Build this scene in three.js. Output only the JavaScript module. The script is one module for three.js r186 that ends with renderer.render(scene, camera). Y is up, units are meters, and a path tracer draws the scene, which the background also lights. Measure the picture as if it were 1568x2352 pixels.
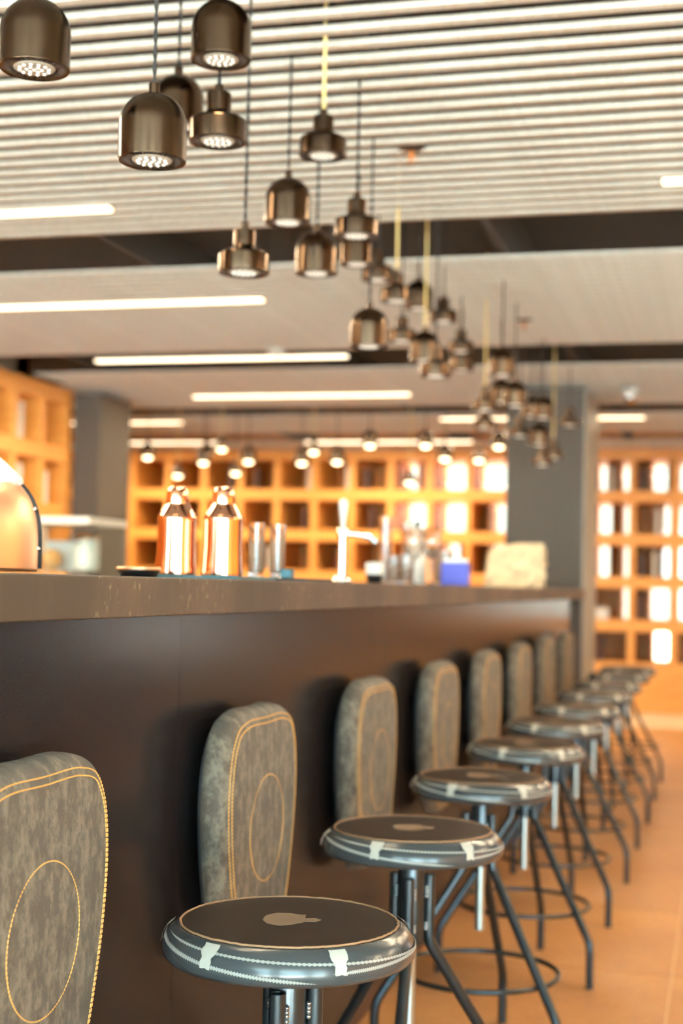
import * as THREE from 'three';
import { mergeGeometries, mergeVertices, toCreasedNormals } from 'three/addons/utils/BufferGeometryUtils.js';
import { RoundedBoxGeometry } from 'three/addons/geometries/RoundedBoxGeometry.js';
import { RectAreaLightUniformsLib } from 'three/addons/lights/RectAreaLightUniformsLib.js';

// ------------------------------------------------------------------ camera, sky, light, exposure
const scene = new THREE.Scene();
const camera = new THREE.PerspectiveCamera(2 * Math.atan(1176 / 3317) * 180 / Math.PI, 1568 / 2352, 0.05, 200);
camera.position.set(0, 1.15, 0);
camera.rotation.order = 'YXZ';
camera.rotation.set(0.05, 0.2609, 0.0226);
camera.focus = 2.0;
camera.userData.fStop = 3.1;
scene.background = new THREE.Color().setRGB(0.54, 0.86, 1.0);
scene.backgroundIntensity = 20.0;                                  // hazy daylight outside the glazing
const sun = new THREE.DirectionalLight(new THREE.Color().setRGB(1.0, 0.96, 0.90), 450);   // sun from the side, on the paving in front of the glazing
sun.position.set(13, 14, -0.5); sun.castShadow = true; sun.shadow.camera.left = sun.shadow.camera.bottom = -22; sun.shadow.camera.right = sun.shadow.camera.top = 22; sun.shadow.camera.far = 60; sun.shadow.mapSize.set(2048, 2048);
sun.name = 'sun'; scene.add(sun, sun.target); sun.target.name = 'sun_target';
const renderer = new THREE.WebGLRenderer({ antialias: true });
renderer.toneMapping = THREE.LinearToneMapping;
renderer.toneMappingExposure = 1.25;
renderer.shadowMap.enabled = true;
RectAreaLightUniformsLib.init();
const LAMP = new THREE.Color().setRGB(1.0, 0.79, 0.51);            // warm linear lamps
const LAMP_POWER = 215;

// ------------------------------------------------------------------ helpers
const ORD = ['nearest', 'second', 'third', 'fourth', 'fifth', 'sixth', 'seventh', 'eighth', 'ninth', 'tenth'];
let seed = 1234567;
const rnd = () => { seed = (seed * 1664525 + 1013904223) >>> 0; return seed / 4294967296; };
const rr = (a, b) => a + (b - a) * rnd();
const used = {};
function numbered(n) { const k = used[n] = (used[n] ?? -1) + 1; return k ? n + '_' + String(k).padStart(3, '0') : n; }
const shade = (o) => { o.castShadow = o.receiveShadow = true; return o; };
function thing(name, label, category, pos = [0, 0, 0], turn = 0, group) {
  const o = new THREE.Group(); o.name = numbered(name); scene.add(o);
  o.position.set(...pos); o.rotation.y = turn; o.userData = { label, category };
  if (group) o.userData.group = group;
  return o;
}
function part(name, geo, mat, parent) {
  const g = Array.isArray(geo) ? merge(geo) : geo;
  const m = shade(new THREE.Mesh(g, mat)); m.name = name; parent.add(m); return m;
}
function solo(name, geo, mat, label, category, pos = [0, 0, 0], group) {
  const m = part(numbered(name), geo, mat, scene); m.position.set(...pos);
  m.userData = { label, category }; if (group) m.userData.group = group; return m;
}
function struct(name, geo, mat, label) {
  const m = part(name, geo, mat, scene); m.userData = { kind: 'structure' };
  if (label) m.userData.label = label; return m;
}
function dup(root, pos, turn, label) {
  const r = root.clone(); r.name = numbered(root.name.replace(/_\d{3}$/, '')); scene.add(r);
  r.position.set(...pos); r.rotation.y = turn; if (label) r.userData.label = label; return r;
}
function merge(list) {
  return mergeGeometries(list.map((g) => { const q = g.index ? g.toNonIndexed() : g; for (const k of Object.keys(q.attributes)) if (!['position', 'normal', 'uv'].includes(k)) q.deleteAttribute(k); return q; }));
}
function metricUV(g) {                                               // uv in metres, by the way each face points
  const q = g.index ? g.toNonIndexed() : g, p = q.attributes.position, n = q.attributes.normal, uv = new Float32Array(p.count * 2);
  for (let i = 0; i < p.count; i++) {
    const a = Math.abs(n.getX(i)), b = Math.abs(n.getY(i)), c = Math.abs(n.getZ(i));
    const [u, v] = a >= b && a >= c ? [p.getZ(i), p.getY(i)] : b >= c ? [p.getX(i), p.getZ(i)] : [p.getX(i), p.getY(i)];
    uv[2 * i] = u; uv[2 * i + 1] = v;
  }
  q.setAttribute('uv', new THREE.BufferAttribute(uv, 2)); return q;
}
const box = (x0, x1, y0, y1, z0, z1) => metricUV(new THREE.BoxGeometry(x1 - x0, y1 - y0, z1 - z0).translate((x0 + x1) / 2, (y0 + y1) / 2, (z0 + z1) / 2));
const rbox = (w, h, d, r = 0.004, s = 2) => metricUV(new RoundedBoxGeometry(w, h, d, s, r));
const cyl = (r0, r1, h, y = 0, n = 24, open = false) => new THREE.CylinderGeometry(r1, r0, h, n, 1, open).translate(0, y + h / 2, 0);
const lathe = (pts, n = 40) => new THREE.LatheGeometry(pts.map(([r, y]) => new THREE.Vector2(r, y)), n);
const tube = (pts, r, n = 40, m = 10, closed = false) => new THREE.TubeGeometry(new THREE.CatmullRomCurve3(pts.map((p) => new THREE.Vector3(...p)), closed, 'catmullrom', 0.3), n, r, m, closed);

// ------------------------------------------------------------------ textures
function hash(x, y, s) { let h = (x * 374761393 + y * 668265263 + s * 2147483647) | 0; h = Math.imul(h ^ (h >>> 13), 1274126177); return ((h ^ (h >>> 16)) >>> 0) / 4294967296; }
function vnoise(x, y, per, s) {                                      // tiling value noise, period per cells
  const xi = Math.floor(x), yi = Math.floor(y), fx = x - xi, fy = y - yi, u = fx * fx * (3 - 2 * fx), v = fy * fy * (3 - 2 * fy);
  const m = (a, p) => ((a % p) + p) % p, [px, py] = per;
  const a = hash(m(xi, px), m(yi, py), s), b = hash(m(xi + 1, px), m(yi, py), s), c = hash(m(xi, px), m(yi + 1, py), s), d = hash(m(xi + 1, px), m(yi + 1, py), s);
  return a + (b - a) * u + (c - a) * v + (a - b - c + d) * u * v;
}
function fbm(u, v, fx, fy, s, oct = 4) { let t = 0, w = 0.5, n = 0; for (let k = 0; k < oct; k++) { t += w * vnoise(u * fx, v * fy, [fx, fy], s + k); n += w; w *= 0.55; fx *= 2; fy *= 2; } return t / n; }
function texture(w, h, fn, metres, srgb = true) {
  const data = new Uint8Array(w * h * 4);
  for (let j = 0; j < h; j++) for (let i = 0; i < w; i++) {
    const c = fn((i + 0.5) / w, (j + 0.5) / h), k = (j * w + i) * 4, a = Array.isArray(c) ? c : [c, c, c];
    for (let q = 0; q < 3; q++) data[k + q] = Math.max(0, Math.min(255, a[q] * 255));
    data[k + 3] = 255;
  }
  const t = new THREE.DataTexture(data, w, h); t.wrapS = t.wrapT = THREE.RepeatWrapping; t.magFilter = THREE.LinearFilter; t.minFilter = THREE.LinearMipmapLinearFilter; t.generateMipmaps = true;
  t.repeat.set(1 / metres[0], 1 / metres[1]); if (srgb) t.colorSpace = THREE.SRGBColorSpace; t.needsUpdate = true; return t;
}
const mix = (a, b, t) => a.map((x, i) => x + (b[i] - x) * Math.max(0, Math.min(1, t)));
const worley = (() => { const G = 96; return (u, v) => { const x = u * G, y = v * G, xi = Math.floor(x), yi = Math.floor(y); let d1 = 9, d2 = 9; for (let j = -1; j < 2; j++) for (let i = -1; i < 2; i++) { const a = ((xi + i) % G + G) % G, b = ((yi + j) % G + G) % G, dx = xi + i + hash(a, b, 71) - x, dy = yi + j + hash(a, b, 72) - y, d = Math.hypot(dx, dy); if (d < d1) { d2 = d1; d1 = d; } else if (d < d2) d2 = d; } return Math.min(1, (d2 - d1) * 1.8); }; })();
const leatherMap = texture(1024, 1024, (u, v) => { const a = fbm(u, v, 12, 7, 3, 5), b = fbm(u, v, 44, 30, 9, 3), c = worley(u, v); return mix(mix([0.31, 0.275, 0.235], [0.49, 0.45, 0.385], (a - 0.38) * 3.0 + (b - 0.5) * 1.1), [0.19, 0.155, 0.125], (0.35 - c) * 1.1); }, [0.16, 0.16]);
const leatherBump = texture(1024, 1024, (u, v) => 0.25 + 0.5 * worley(u, v) + 0.3 * fbm(u, v, 60, 60, 5, 2), [0.16, 0.16], false);
const stoneMap = texture(1024, 512, (u, v) => { const a = fbm(u, v, 6, 3, 21, 5), b = fbm(u, v, 60, 12, 25, 4), c = fbm(u, v, 90, 30, 29, 3); let q = mix([0.22, 0.178, 0.14], [0.315, 0.252, 0.192], (a - 0.3) * 2.2 + (b - 0.5) * 0.6); if (c > 0.66 && a > 0.5) q = mix(q, [0.5, 0.45, 0.37], (c - 0.66) * 5); return q; }, [0.9, 0.45]);
const panelMap = texture(512, 512, (u, v) => { const b = fbm(u, v, 4, 120, 41, 3), c = fbm(u, v, 160, 160, 44, 2); return mix([0.10, 0.085, 0.088], [0.13, 0.112, 0.115], b * 0.5 + c * 0.5); }, [0.6, 0.6]);
const panelBump = texture(512, 512, (u, v) => fbm(u, v, 170, 170, 47, 2), [0.35, 0.35], false);
const woodMap = texture(512, 512, (u, v) => { const w = fbm(u, v, 3, 26, 51, 4), g = fbm(u, v, 8, 160, 55, 2); return mix([0.86, 0.57, 0.25], [0.96, 0.70, 0.36], w * 0.9 + (g - 0.5) * 0.5); }, [1.2, 1.2]);
const feltMap = texture(512, 512, (u, v) => { const a = fbm(u, v, 200, 90, 61, 2), b = fbm(u, v, 30, 30, 63, 3); return mix([0.78, 0.765, 0.74], [1.0, 0.99, 0.97], a * 0.8 + b * 0.4 - 0.1); }, [0.5, 0.5]);
const tileMap = texture(1024, 1024, (u, v) => { const a = fbm(u, v, 5, 5, 71, 5), b = fbm(u, v, 90, 90, 75, 3); return mix([0.61, 0.42, 0.255], [0.75, 0.545, 0.335], a * 1.3 - 0.2 + (b - 0.5) * 0.5); }, [1.8, 1.8]);
const seatMap = texture(1024, 1024, (u, v) => { const a = fbm(u, v, 8, 8, 81, 5), b = hash(Math.floor(u * 1024), Math.floor(v * 1024), 83), c = fbm(u, v, 12, 70, 85, 3); let q = mix([0.070, 0.036, 0.022], [0.145, 0.080, 0.046], a * 0.7 + c * 0.4); if (b > 0.9985) q = [0.62, 0.52, 0.42]; return q; }, [0.36, 0.36]);
const brushBump = texture(64, 512, (u, v) => fbm(u, v, 2, 256, 91, 2), [1, 1], false);
const clothMap = texture(256, 256, (u, v) => mix([0.70, 0.62, 0.50], [0.86, 0.79, 0.66], fbm(u, v, 12, 12, 95, 4)), [0.2, 0.2]);

// ------------------------------------------------------------------ materials
const S = (o) => new THREE.MeshStandardMaterial(o), P = (o) => new THREE.MeshPhysicalMaterial(o);
const lin = (r, g, b) => new THREE.Color().setRGB(r, g, b);
const M = {
  leather: P({ map: leatherMap, bumpMap: leatherBump, bumpScale: 0.0009, roughness: 0.55, sheen: 0.3, sheenRoughness: 0.5, sheenColor: lin(0.5, 0.55, 0.5) }),
  padBack: S({ color: lin(0.02, 0.02, 0.022), roughness: 0.6 }),
  thread: S({ color: lin(0.68, 0.34, 0.08), roughness: 0.5 }),
  stone: S({ map: stoneMap, roughness: 0.5 }),
  panel: P({ map: panelMap, bumpMap: panelBump, bumpScale: 0.00005, roughness: 0.22, specularIntensity: 0.2 }),
  wood: S({ map: woodMap, roughness: 0.5 }),
  woodDark: S({ color: lin(0.06, 0.022, 0.010), roughness: 0.5 }),
  felt: P({ map: feltMap, color: lin(0.92, 0.90, 0.85), roughness: 0.95, specularIntensity: 0.15 }),
  deck: S({ color: lin(0.03, 0.028, 0.026), roughness: 0.9 }),
  plaster: S({ color: lin(0.62, 0.52, 0.40), roughness: 0.9 }),
  wallGrey: S({ color: lin(0.14, 0.19, 0.24), roughness: 0.8 }),
  litSideTone: S({ color: lin(0.34, 0.33, 0.29), roughness: 0.5 }),  // paler tone for the pillar side, as if lit from the right
  pier: S({ color: lin(0.07, 0.06, 0.055), roughness: 0.8 }),
  concrete: S({ color: lin(0.075, 0.066, 0.055), roughness: 0.7 }),
  tile: P({ map: tileMap, roughness: 0.38, clearcoat: 0.15, clearcoatRoughness: 0.3 }),
  grout: S({ color: lin(0.70, 0.52, 0.34), roughness: 0.9 }),
  tubeSteel: P({ color: lin(0.052, 0.060, 0.066), metalness: 0.8, roughness: 0.28 }),
  rim: P({ color: lin(0.040, 0.045, 0.047), metalness: 0.0, roughness: 0.26, specularIntensity: 0.7, clearcoat: 0.35, clearcoatRoughness: 0.15 }),
  seat: P({ map: seatMap, roughness: 0.42, specularIntensity: 0.5 }),
  piping: S({ color: lin(0.27, 0.145, 0.07), roughness: 0.6 }),
  glue: S({ color: lin(0.17, 0.11, 0.065), roughness: 0.7 }),
  tape: S({ color: lin(0.42, 0.39, 0.33), roughness: 0.5 }),
  film: P({ color: lin(0.45, 0.43, 0.38), roughness: 0.3, transmission: 0.3, thickness: 0, side: THREE.DoubleSide }),
  screw: P({ color: lin(0.62, 0.64, 0.60), metalness: 0.9, roughness: 0.28 }),
  weld: P({ color: lin(0.35, 0.36, 0.36), metalness: 0.9, roughness: 0.25 }),
  shade: P({ color: lin(0.088, 0.057, 0.036), metalness: 1, roughness: 0.22, bumpMap: brushBump, bumpScale: 0.00008, anisotropy: 0.6, anisotropyRotation: Math.PI / 2 }),
  recess: S({ color: lin(0.012, 0.010, 0.009), roughness: 0.35 }),
  fin: S({ color: lin(0.05, 0.035, 0.028), roughness: 0.3, metalness: 0.4 }),
  led: S({ color: lin(0.30, 0.265, 0.22), roughness: 0.4, emissive: lin(1, 0.84, 0.62), emissiveIntensity: 0.10 }),
  lens: S({ color: lin(0.9, 0.88, 0.82), roughness: 0.1, emissive: lin(1, 0.93, 0.8), emissiveIntensity: 0.6 }),
  ledFar: S({ color: lin(0.9, 0.8, 0.6), roughness: 0.4, emissive: lin(1, 0.78, 0.45), emissiveIntensity: 7.0 }),
  cordBlack: S({ color: lin(0.006, 0.005, 0.005), roughness: 0.8 }),
  cordYellow: S({ color: lin(0.90, 0.68, 0.28), roughness: 0.7 }),
  lampGlow: S({ color: lin(0.8, 0.75, 0.65), roughness: 0.5, emissive: lin(1, 0.82, 0.55), emissiveIntensity: 3.2 }),
  lampCase: S({ color: lin(0.25, 0.22, 0.19), roughness: 0.5 }),
  white: S({ color: lin(0.78, 0.76, 0.70), roughness: 0.45 }),
  paper: S({ color: lin(0.72, 0.70, 0.64), roughness: 0.7 }),
  copper: P({ color: lin(0.93, 0.50, 0.33), metalness: 1, roughness: 0.06 }),
  copperSatin: P({ color: lin(0.95, 0.58, 0.36), metalness: 1, roughness: 0.4 }),
  black: S({ color: lin(0.012, 0.012, 0.013), roughness: 0.3 }),
  rubber: S({ color: lin(0.010, 0.010, 0.011), roughness: 0.75 }),
  chrome: P({ color: lin(0.85, 0.86, 0.86), metalness: 1, roughness: 0.08 }),
  glass: P({ color: lin(1, 1, 1), roughness: 0.02, transmission: 1, ior: 1.5, thickness: 0.01 }),
  pane: P({ color: lin(0.97, 1, 0.99), roughness: 0.0, transmission: 1, ior: 1.5, thickness: 0 }),
  paneTint: P({ color: lin(0.40, 0.335, 0.285), roughness: 0.0, transmission: 1, ior: 1.5, thickness: 0 }),
  teal: S({ color: lin(0.05, 0.16, 0.20), roughness: 0.5 }),
  mat: S({ color: lin(0.02, 0.022, 0.025), roughness: 0.6 }),
  blue: S({ color: lin(0.045, 0.05, 0.42), roughness: 0.45 }),
  cloth: S({ map: clothMap, roughness: 0.9 }),
  brass: P({ color: lin(0.7, 0.4, 0.2), metalness: 1, roughness: 0.3 }),
  bulbRed: S({ color: lin(0.75, 0.22, 0.05), roughness: 0.2 }),
  frame: S({ color: lin(0.08, 0.08, 0.085), roughness: 0.5 }),
  pavement: S({ color: lin(0.52, 0.50, 0.46), roughness: 0.9 }),
  bread: S({ color: lin(0.62, 0.33, 0.12), roughness: 0.8 }),
};

// ------------------------------------------------------------------ the room
const XL = -4.48, XR = 4.2, ZF = 1.5, ZB = -14.0, DECK = 2.72, XLB = -7.2, ZP = -9.35;
{ // floor: base with tiles
  const fl = struct('floor', [box(XLB, XR, -0.12, -0.004, ZB - 0.6, ZF + 0.3)], M.grout);
  const pitch = 0.9, geo = metricUV(new RoundedBoxGeometry(pitch - 0.004, 0.012, pitch - 0.004, 1, 0.0015));
  const geos = [0, 1, 2, 3].map((k) => { const g = geo.clone(), uv = g.attributes.uv; for (let i = 0; i < uv.count; i++) uv.setXY(i, uv.getX(i) + k * 0.47, uv.getY(i) + k * 0.81); return g; });
  for (let i = -2; i < 3; i++) for (let j = 0; j < 15; j++) {
    const x = -0.146 + (i + 0.5) * pitch, z = 0.5 - 0.05 - (j + 0.0) * pitch; if (z < ZB + 0.5) continue;
    const t = part('tile', geos[(i * 3 + j * 5 + 12) % 4], M.tile, fl); t.position.set(x, -0.006, z);
  }
  const rest = [box(XLB, -0.146 - 2 * pitch, -0.006, 0, ZB + 0.1, ZF), box(-0.146 + 3 * pitch, XR, -0.006, 0, ZB + 0.1, ZF), box(-0.146 - 2 * pitch, -0.146 + 3 * pitch, -0.006, 0, 0.905, ZF)];
  part('floor_field', rest, M.tile, fl);
}
// ceiling: felt slats on carriers under a deck, with rows left out across the room to give dark bands
const wave = () => 2.5;                                              // height of the slats' lower faces
{
  const ce = struct('ceiling', [box(XLB, XR, DECK, DECK + 0.15, ZB - 0.6, ZF + 0.3)], M.deck);
  const prof = new THREE.Shape(), w = 0.0175, h = 0.015;
  prof.moveTo(-w, h); prof.lineTo(-w, 0.004); prof.quadraticCurveTo(-w, 0, -w + 0.004, 0); prof.lineTo(w - 0.004, 0); prof.quadraticCurveTo(w, 0, w, 0.004); prof.lineTo(w, h); prof.lineTo(-w, h);
  const mk = (x0, x1) => metricUV(new THREE.ExtrudeGeometry(prof, { depth: x1 - x0, bevelEnabled: false, curveSegments: 4 }).rotateY(Math.PI / 2).translate(x0, 0, 0));
  const near = mk(XL + 0.01, XR - 0.01), far = mk(XLB + 0.01, XR - 0.01);
  const cs = new THREE.Shape(); cs.moveTo(-ZF + 0.05, DECK); for (let Z = -ZF + 0.05; Z < 13.9; Z += 0.13) cs.lineTo(Z, wave(Z) + 0.0152); cs.lineTo(13.9, DECK);
  const carrier = metricUV(new THREE.ExtrudeGeometry(cs, { depth: 0.03, bevelEnabled: false }).rotateY(Math.PI / 2));   // shape x = Z runs to -z
  for (let i = 0; i < 6; i++) { const c = part('carrier', carrier, M.deck, ce); c.position.x = -4.0 + i * 1.55; }
  const GAPS = [[-2.6, -2.2], [0.0, 0.4], [2.62, 3.02], [5.2, 5.8], [8.0, 8.7], [10.55, 11.1], [12.5, 13.1]];   // open from, to
  for (let k = -78; k < 92; k++) {
    const Z = 4.85 + 0.1 * k; if (Z > 13.95 || Z < -3.1 || GAPS.some(([a, b]) => Z > a && Z < b)) continue;
    const b = part('slat', Z < 9.3 ? near : far, M.felt, ce); b.position.set(0, wave(Z), -Z);
  }
}
// ceiling line lamps, lying in the gaps between the slats
function lineLamp(x0, x1, Z, label) {
  const y = 2.496, L = x1 - x0, up = 0.0185;
  const t = thing('line_lamp', label, 'lamp', [(x0 + x1) / 2, y, -Z], 0, 'ceiling line lamps');
  part('housing', box(-L / 2, L / 2, 0.006, up, -0.023, 0.023), M.lampCase, t);
  part('diffuser', rbox(L - 0.01, 0.014, 0.044, 0.006).translate(0, 0.0, 0), M.lampGlow, t);
  const a = new THREE.RectAreaLight(LAMP, LAMP_POWER, L - 0.02, 0.044); a.name = 'light'; a.position.set(0, -0.012, 0); a.rotation.x = -Math.PI / 2; t.add(a);
}
lineLamp(-3.79, -2.17, 4.8, 'warm ceiling line lamp before the widest dark ceiling band');
lineLamp(-0.22, 1.40, 4.8, 'warm ceiling line lamp on the far side of the pendants from the shelving');
lineLamp(-3.79, -2.14, 6.5, 'long warm ceiling line lamp between the dark band and the smoke detector');
lineLamp(-3.79, -2.17, 8.2, 'warm ceiling line lamp right behind the smoke detector');
lineLamp(-3.79, -2.16, 9.9, 'warm ceiling line lamp level with the grey pillars');
lineLamp(-2.24, -0.62, 11.4, 'warm ceiling line lamp running behind the broad grey pillar');
lineLamp(-6.11, -4.49, 11.5, 'warm ceiling line lamp starting behind the narrow grey pillar');
lineLamp(-3.90, -2.28, 13.2, 'warm ceiling line lamp closest to the cell wall at the back');
lineLamp(-6.30, -4.70, 13.2, 'warm line lamp at the cell wall, half behind the narrow pillar');
lineLamp(-3.79, -2.17, 3.1, 'added unseen warm ceiling line lamp nearest the glazed front beside the shelving');  // unseen lamp, added to light the side shelving
lineLamp(2.30, 3.92, 3.1, 'added unseen warm ceiling line lamp by the wood panelling, nearest the glazed front');  // this lamp and the next are added out of view to brighten the panelling
lineLamp(2.30, 3.92, 4.8, 'added unseen warm ceiling line lamp by the far end of the wood panelling');
lineLamp(0.60, 2.22, 6.5, 'added unseen warm ceiling line lamp over the open floor beside the stools');  // from here on, made-up lamps out of view over the open floor
lineLamp(0.60, 2.22, 9.9, 'added unseen warm ceiling line lamp over the open floor near the cell wall');
lineLamp(0.40, 2.02, 13.2, 'added unseen warm line lamp at the end of the open floor by the cell wall');

// back wall: a wooden grid of cells, some with slots of daylight in their backs
{
  const wb = struct('wall_back', [box(XLB, XR, 2.50, DECK, ZB - 0.34, ZB), box(XLB, XR, 0, 0.47, ZB - 0.34, ZB)], M.wood);
  const px = 0.395, py = 0.41, bw = 0.064, bh = 0.108, X0 = -1.233, Y0 = 2.405, d = 0.85, dp = 0.32;   // deep pigeonholes; the slots of glass stand less deep in them
  const up = box(-bw / 2, bw / 2, 0.47, 2.5, ZB - d, ZB), rail = box(XLB, XR, -bh / 2, bh / 2, ZB - d - 0.002, ZB - 0.002);
  for (let k = -15; k < 14; k++) { const u = part('upright', up, M.wood, wb); u.position.x = X0 + k * px - bw / 2; }
  for (let r = 0; r < 6; r++) { const q = part('rail', rail, M.wood, wb); q.position.y = Y0 - r * py + bh / 2; }
  const open = {                                                     // column, row: daylight slots [from, to] across the cell
    '-3,0': [[0, 1]], '-4,0': [[0, 1]], '-5,0': [[0.0, 0.55], [0.6, 1]], '-6,0': [[0.82, 1]], '-9,0': [[0.80, 0.97]], '-8,0': [[0.85, 1]], '-11,0': [[0.75, 0.92]],
    '-3,1': [[0.4, 1]], '-4,1': [[0, 1]], '-5,1': [[0, 1]], '-7,1': [[0.85, 1]], '-12,1': [[0.75, 1]],
    '-3,2': [[0.4, 1]], '-4,2': [[0.1, 0.7]], '-10,2': [[0.6, 0.8]],
    '0,0': [[0, 0.3], [0.68, 0.95]], '0,1': [[0, 0.45], [0.72, 0.97]], '0,2': [[0, 0.4], [0.72, 0.97]], '0,3': [[0.72, 0.97]],
    '1,0': [[0.38, 0.85]], '1,1': [[0.45, 0.55], [0.7, 0.95]], '1,2': [[0.4, 0.5], [0.7, 0.95]], '1,3': [[0.35, 0.95]], '1,4': [[0.45, 0.95]],
    '2,0': [[0, 0.3]], '2,1': [[0, 0.45]], '2,2': [[0, 0.9]], '2,3': [[0, 0.95]], '3,1': [[0.1, 0.9]], '3,2': [[0.1, 0.9]], '3,3': [[0.1, 0.9]], '4,2': [[0.1, 0.9]], '4,3': [[0.1, 0.9]], '-2,1': [[0.2, 0.8]], '-1,1': [[0.2, 0.8]], '-1,2': [[0.2, 0.8]],  // some unseen slots here are opened wide to brighten the bar front reflection
  };
  const cw = px - bw, ch = py - bh, zb = ZB - d, zp = ZB - dp, cache = {};
  const slab = (u0, u1, z0, z1) => cache[[u0, u1, z0, z1]] ??= box(u0, u1, -0.01, ch + 0.01, z0, z1);
  for (let k = -15; k < 14; k++) for (let r = 0; r < 5; r++) {
    const gaps = open[k + ',' + r] ?? [], x = X0 + k * px, y = Y0 - r * py - ch; let u = -0.02;
    const put = (a, b) => { if (b - a > 0.004) { const q = part('back_panel', slab(+a.toFixed(3), +b.toFixed(3), zb - 0.02, zb), M.wood, wb); q.position.set(x, y, 0); } };
    for (const [a, b] of gaps) {
      put(u, a * cw); const p = part('pane', slab(+(a * cw).toFixed(3), +(b * cw).toFixed(3), zp - 0.006, zp), M.paneTint, wb); p.position.set(x, y, 0); u = b * cw;
      for (const e of [a > 0.01 ? a : -1, b < 0.99 ? b : -1]) if (e > 0) { const jb = part('jamb', slab(+(e * cw - 0.006).toFixed(3), +(e * cw + 0.006).toFixed(3), zb - 0.02, zp + 0.01), M.wood, wb); jb.position.set(x, y, 0); }
    }
    put(u, cw + 0.02);
  }
}
// left wall, right wall, glazed front
struct('wall_left', [box(XL - 0.55, XL - 0.35, 0, DECK, ZP, ZF), box(XLB - 0.2, XLB, 0, DECK, ZB, ZP), box(XLB, XL - 0.35, 0, DECK, ZP - 0.0, ZP + 0.2)], M.plaster);
struct('wall_right', [box(XR, XR + 0.2, 0, DECK, ZB - 0.3, ZF + 0.3)], M.wallGrey, 'dark blue grey wall across the open floor');
solo('wood_panelling', box(XR - 0.05, XR - 0.001, 0, 2.49, -6.2, ZF - 0.05), M.wood, 'orange wood panelling on the wall across the open floor', 'panelling');
{
  const WIN = [-4.1, -2.05, 0.0, 2.05];
  const wf = struct('wall_front', [box(XL - 0.5, XR, 2.55, DECK, ZF, ZF + 0.2), box(XL - 0.5, WIN[0], 0, 2.55, ZF, ZF + 0.2), box(WIN[0] + 1.6, WIN[1], 0, 2.55, ZF, ZF + 0.2), box(WIN[1] + 1.6, WIN[2], 0, 2.55, ZF, ZF + 0.2), box(WIN[2] + 1.6, WIN[3], 0, 2.55, ZF, ZF + 0.2), box(WIN[3] + 1.6, XR, 0, 2.55, ZF, ZF + 0.2), ...WIN.map((x) => box(x, x + 1.6, 0, 0.12, ZF, ZF + 0.2))], M.pier);
  for (let i = 0; i < 4; i++) {
    const x0 = WIN[i], w = new THREE.Group(); w.name = 'window_' + (i + 1); w.userData = { kind: 'structure' }; scene.add(w);
    part('frame', [box(x0, x0 + 0.05, 0.12, 2.55, ZF + 0.06, ZF + 0.12), box(x0 + 1.55, x0 + 1.6, 0.12, 2.55, ZF + 0.06, ZF + 0.12), box(x0 + 0.05, x0 + 1.55, 0.12, 0.17, ZF + 0.06, ZF + 0.12), box(x0 + 0.05, x0 + 1.55, 2.5, 2.55, ZF + 0.06, ZF + 0.12)], M.frame, w);
    part('pane', box(x0 + 0.05, x0 + 1.55, 0.17, 2.5, ZF + 0.086, ZF + 0.094), M.pane, w);
  }
}
struct('ground', [box(-40, 40, -0.2, -0.13, -50, 40)], M.pavement);
// pillars
{
  const t = thing('pillar', 'broad grey square pillar at the end of the bar with its lit side painted pale', 'pillar', [-1.143, 0, -9.85]);
  part('column', box(-0.257, 0.246, 0, 2.46, -0.45, 0.45), M.concrete, t);
  part('lit_side_sheet', box(0.2465, 0.258, 0, 2.46, -0.45, 0.45), M.litSideTone, t).userData.label = 'pale sheet painting light on the pillar side';  // added thin sheet, paints the light on this face of the pillar
}
solo('pillar', box(-4.475, -4.275, 0, 2.46, -9.9, -9.36), M.concrete, 'narrow grey pillar at the end of the side shelving', 'pillar');

// ------------------------------------------------------------------ side shelving on the left wall
{
  const t = thing('side_shelving', 'orange wooden cell shelving along the side wall behind the bar', 'shelving', [XL, 0, 0]);
  const z0 = -9.33, n = 24, pz = 0.40, D = 0.33, bw = 0.075;
  const up = box(-D, 0, 0, 2.46, -bw / 2, bw / 2);
  for (let k = 0; k <= n; k++) { const u = part('upright', up, M.wood, t); u.position.z = z0 + bw / 2 + k * pz; }
  const len = n * pz + bw;
  const rail = box(-D, 0.002, -0.055, 0.055, z0, z0 + len);
  for (let r = 0; r < 6; r++) { const q = part('shelf_board', rail, M.wood, t); q.position.y = 2.42 - r * 0.41; }
  part('header', box(-D, 0.003, 2.36, 2.462, z0, z0 + len), M.wood, t);
  part('back_panel', box(-D - 0.02, -D, 0, 2.46, z0, z0 + len), M.wood, t);
  const nb = [0, 0, 0];
  for (let k = 0; k < 4; k++) for (let r = 0; r < 3; r++) {
    const hgt = 0.22 + 0.06 * rnd(), m = 1 + (rnd() > 0.5 ? 1 : 0);
    for (let q = m - 1; q >= 0; q--) solo('binder', rbox(0.24, hgt, 0.05, 0.004), M.paper, `pale binder on the ${['top', 'second', 'third'][r]} shelf of the side shelving, ${ORD[nb[r]++]} from the narrow pillar`, 'binder', [XL - 0.16, 2.42 - (r + 1) * 0.41 + 0.056 + hgt / 2, z0 + bw + k * pz + 0.325 - 0.05 - q * 0.07 - 0.02 * (k % 2)], 'pale binders in the side shelving');
  }
}

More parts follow.
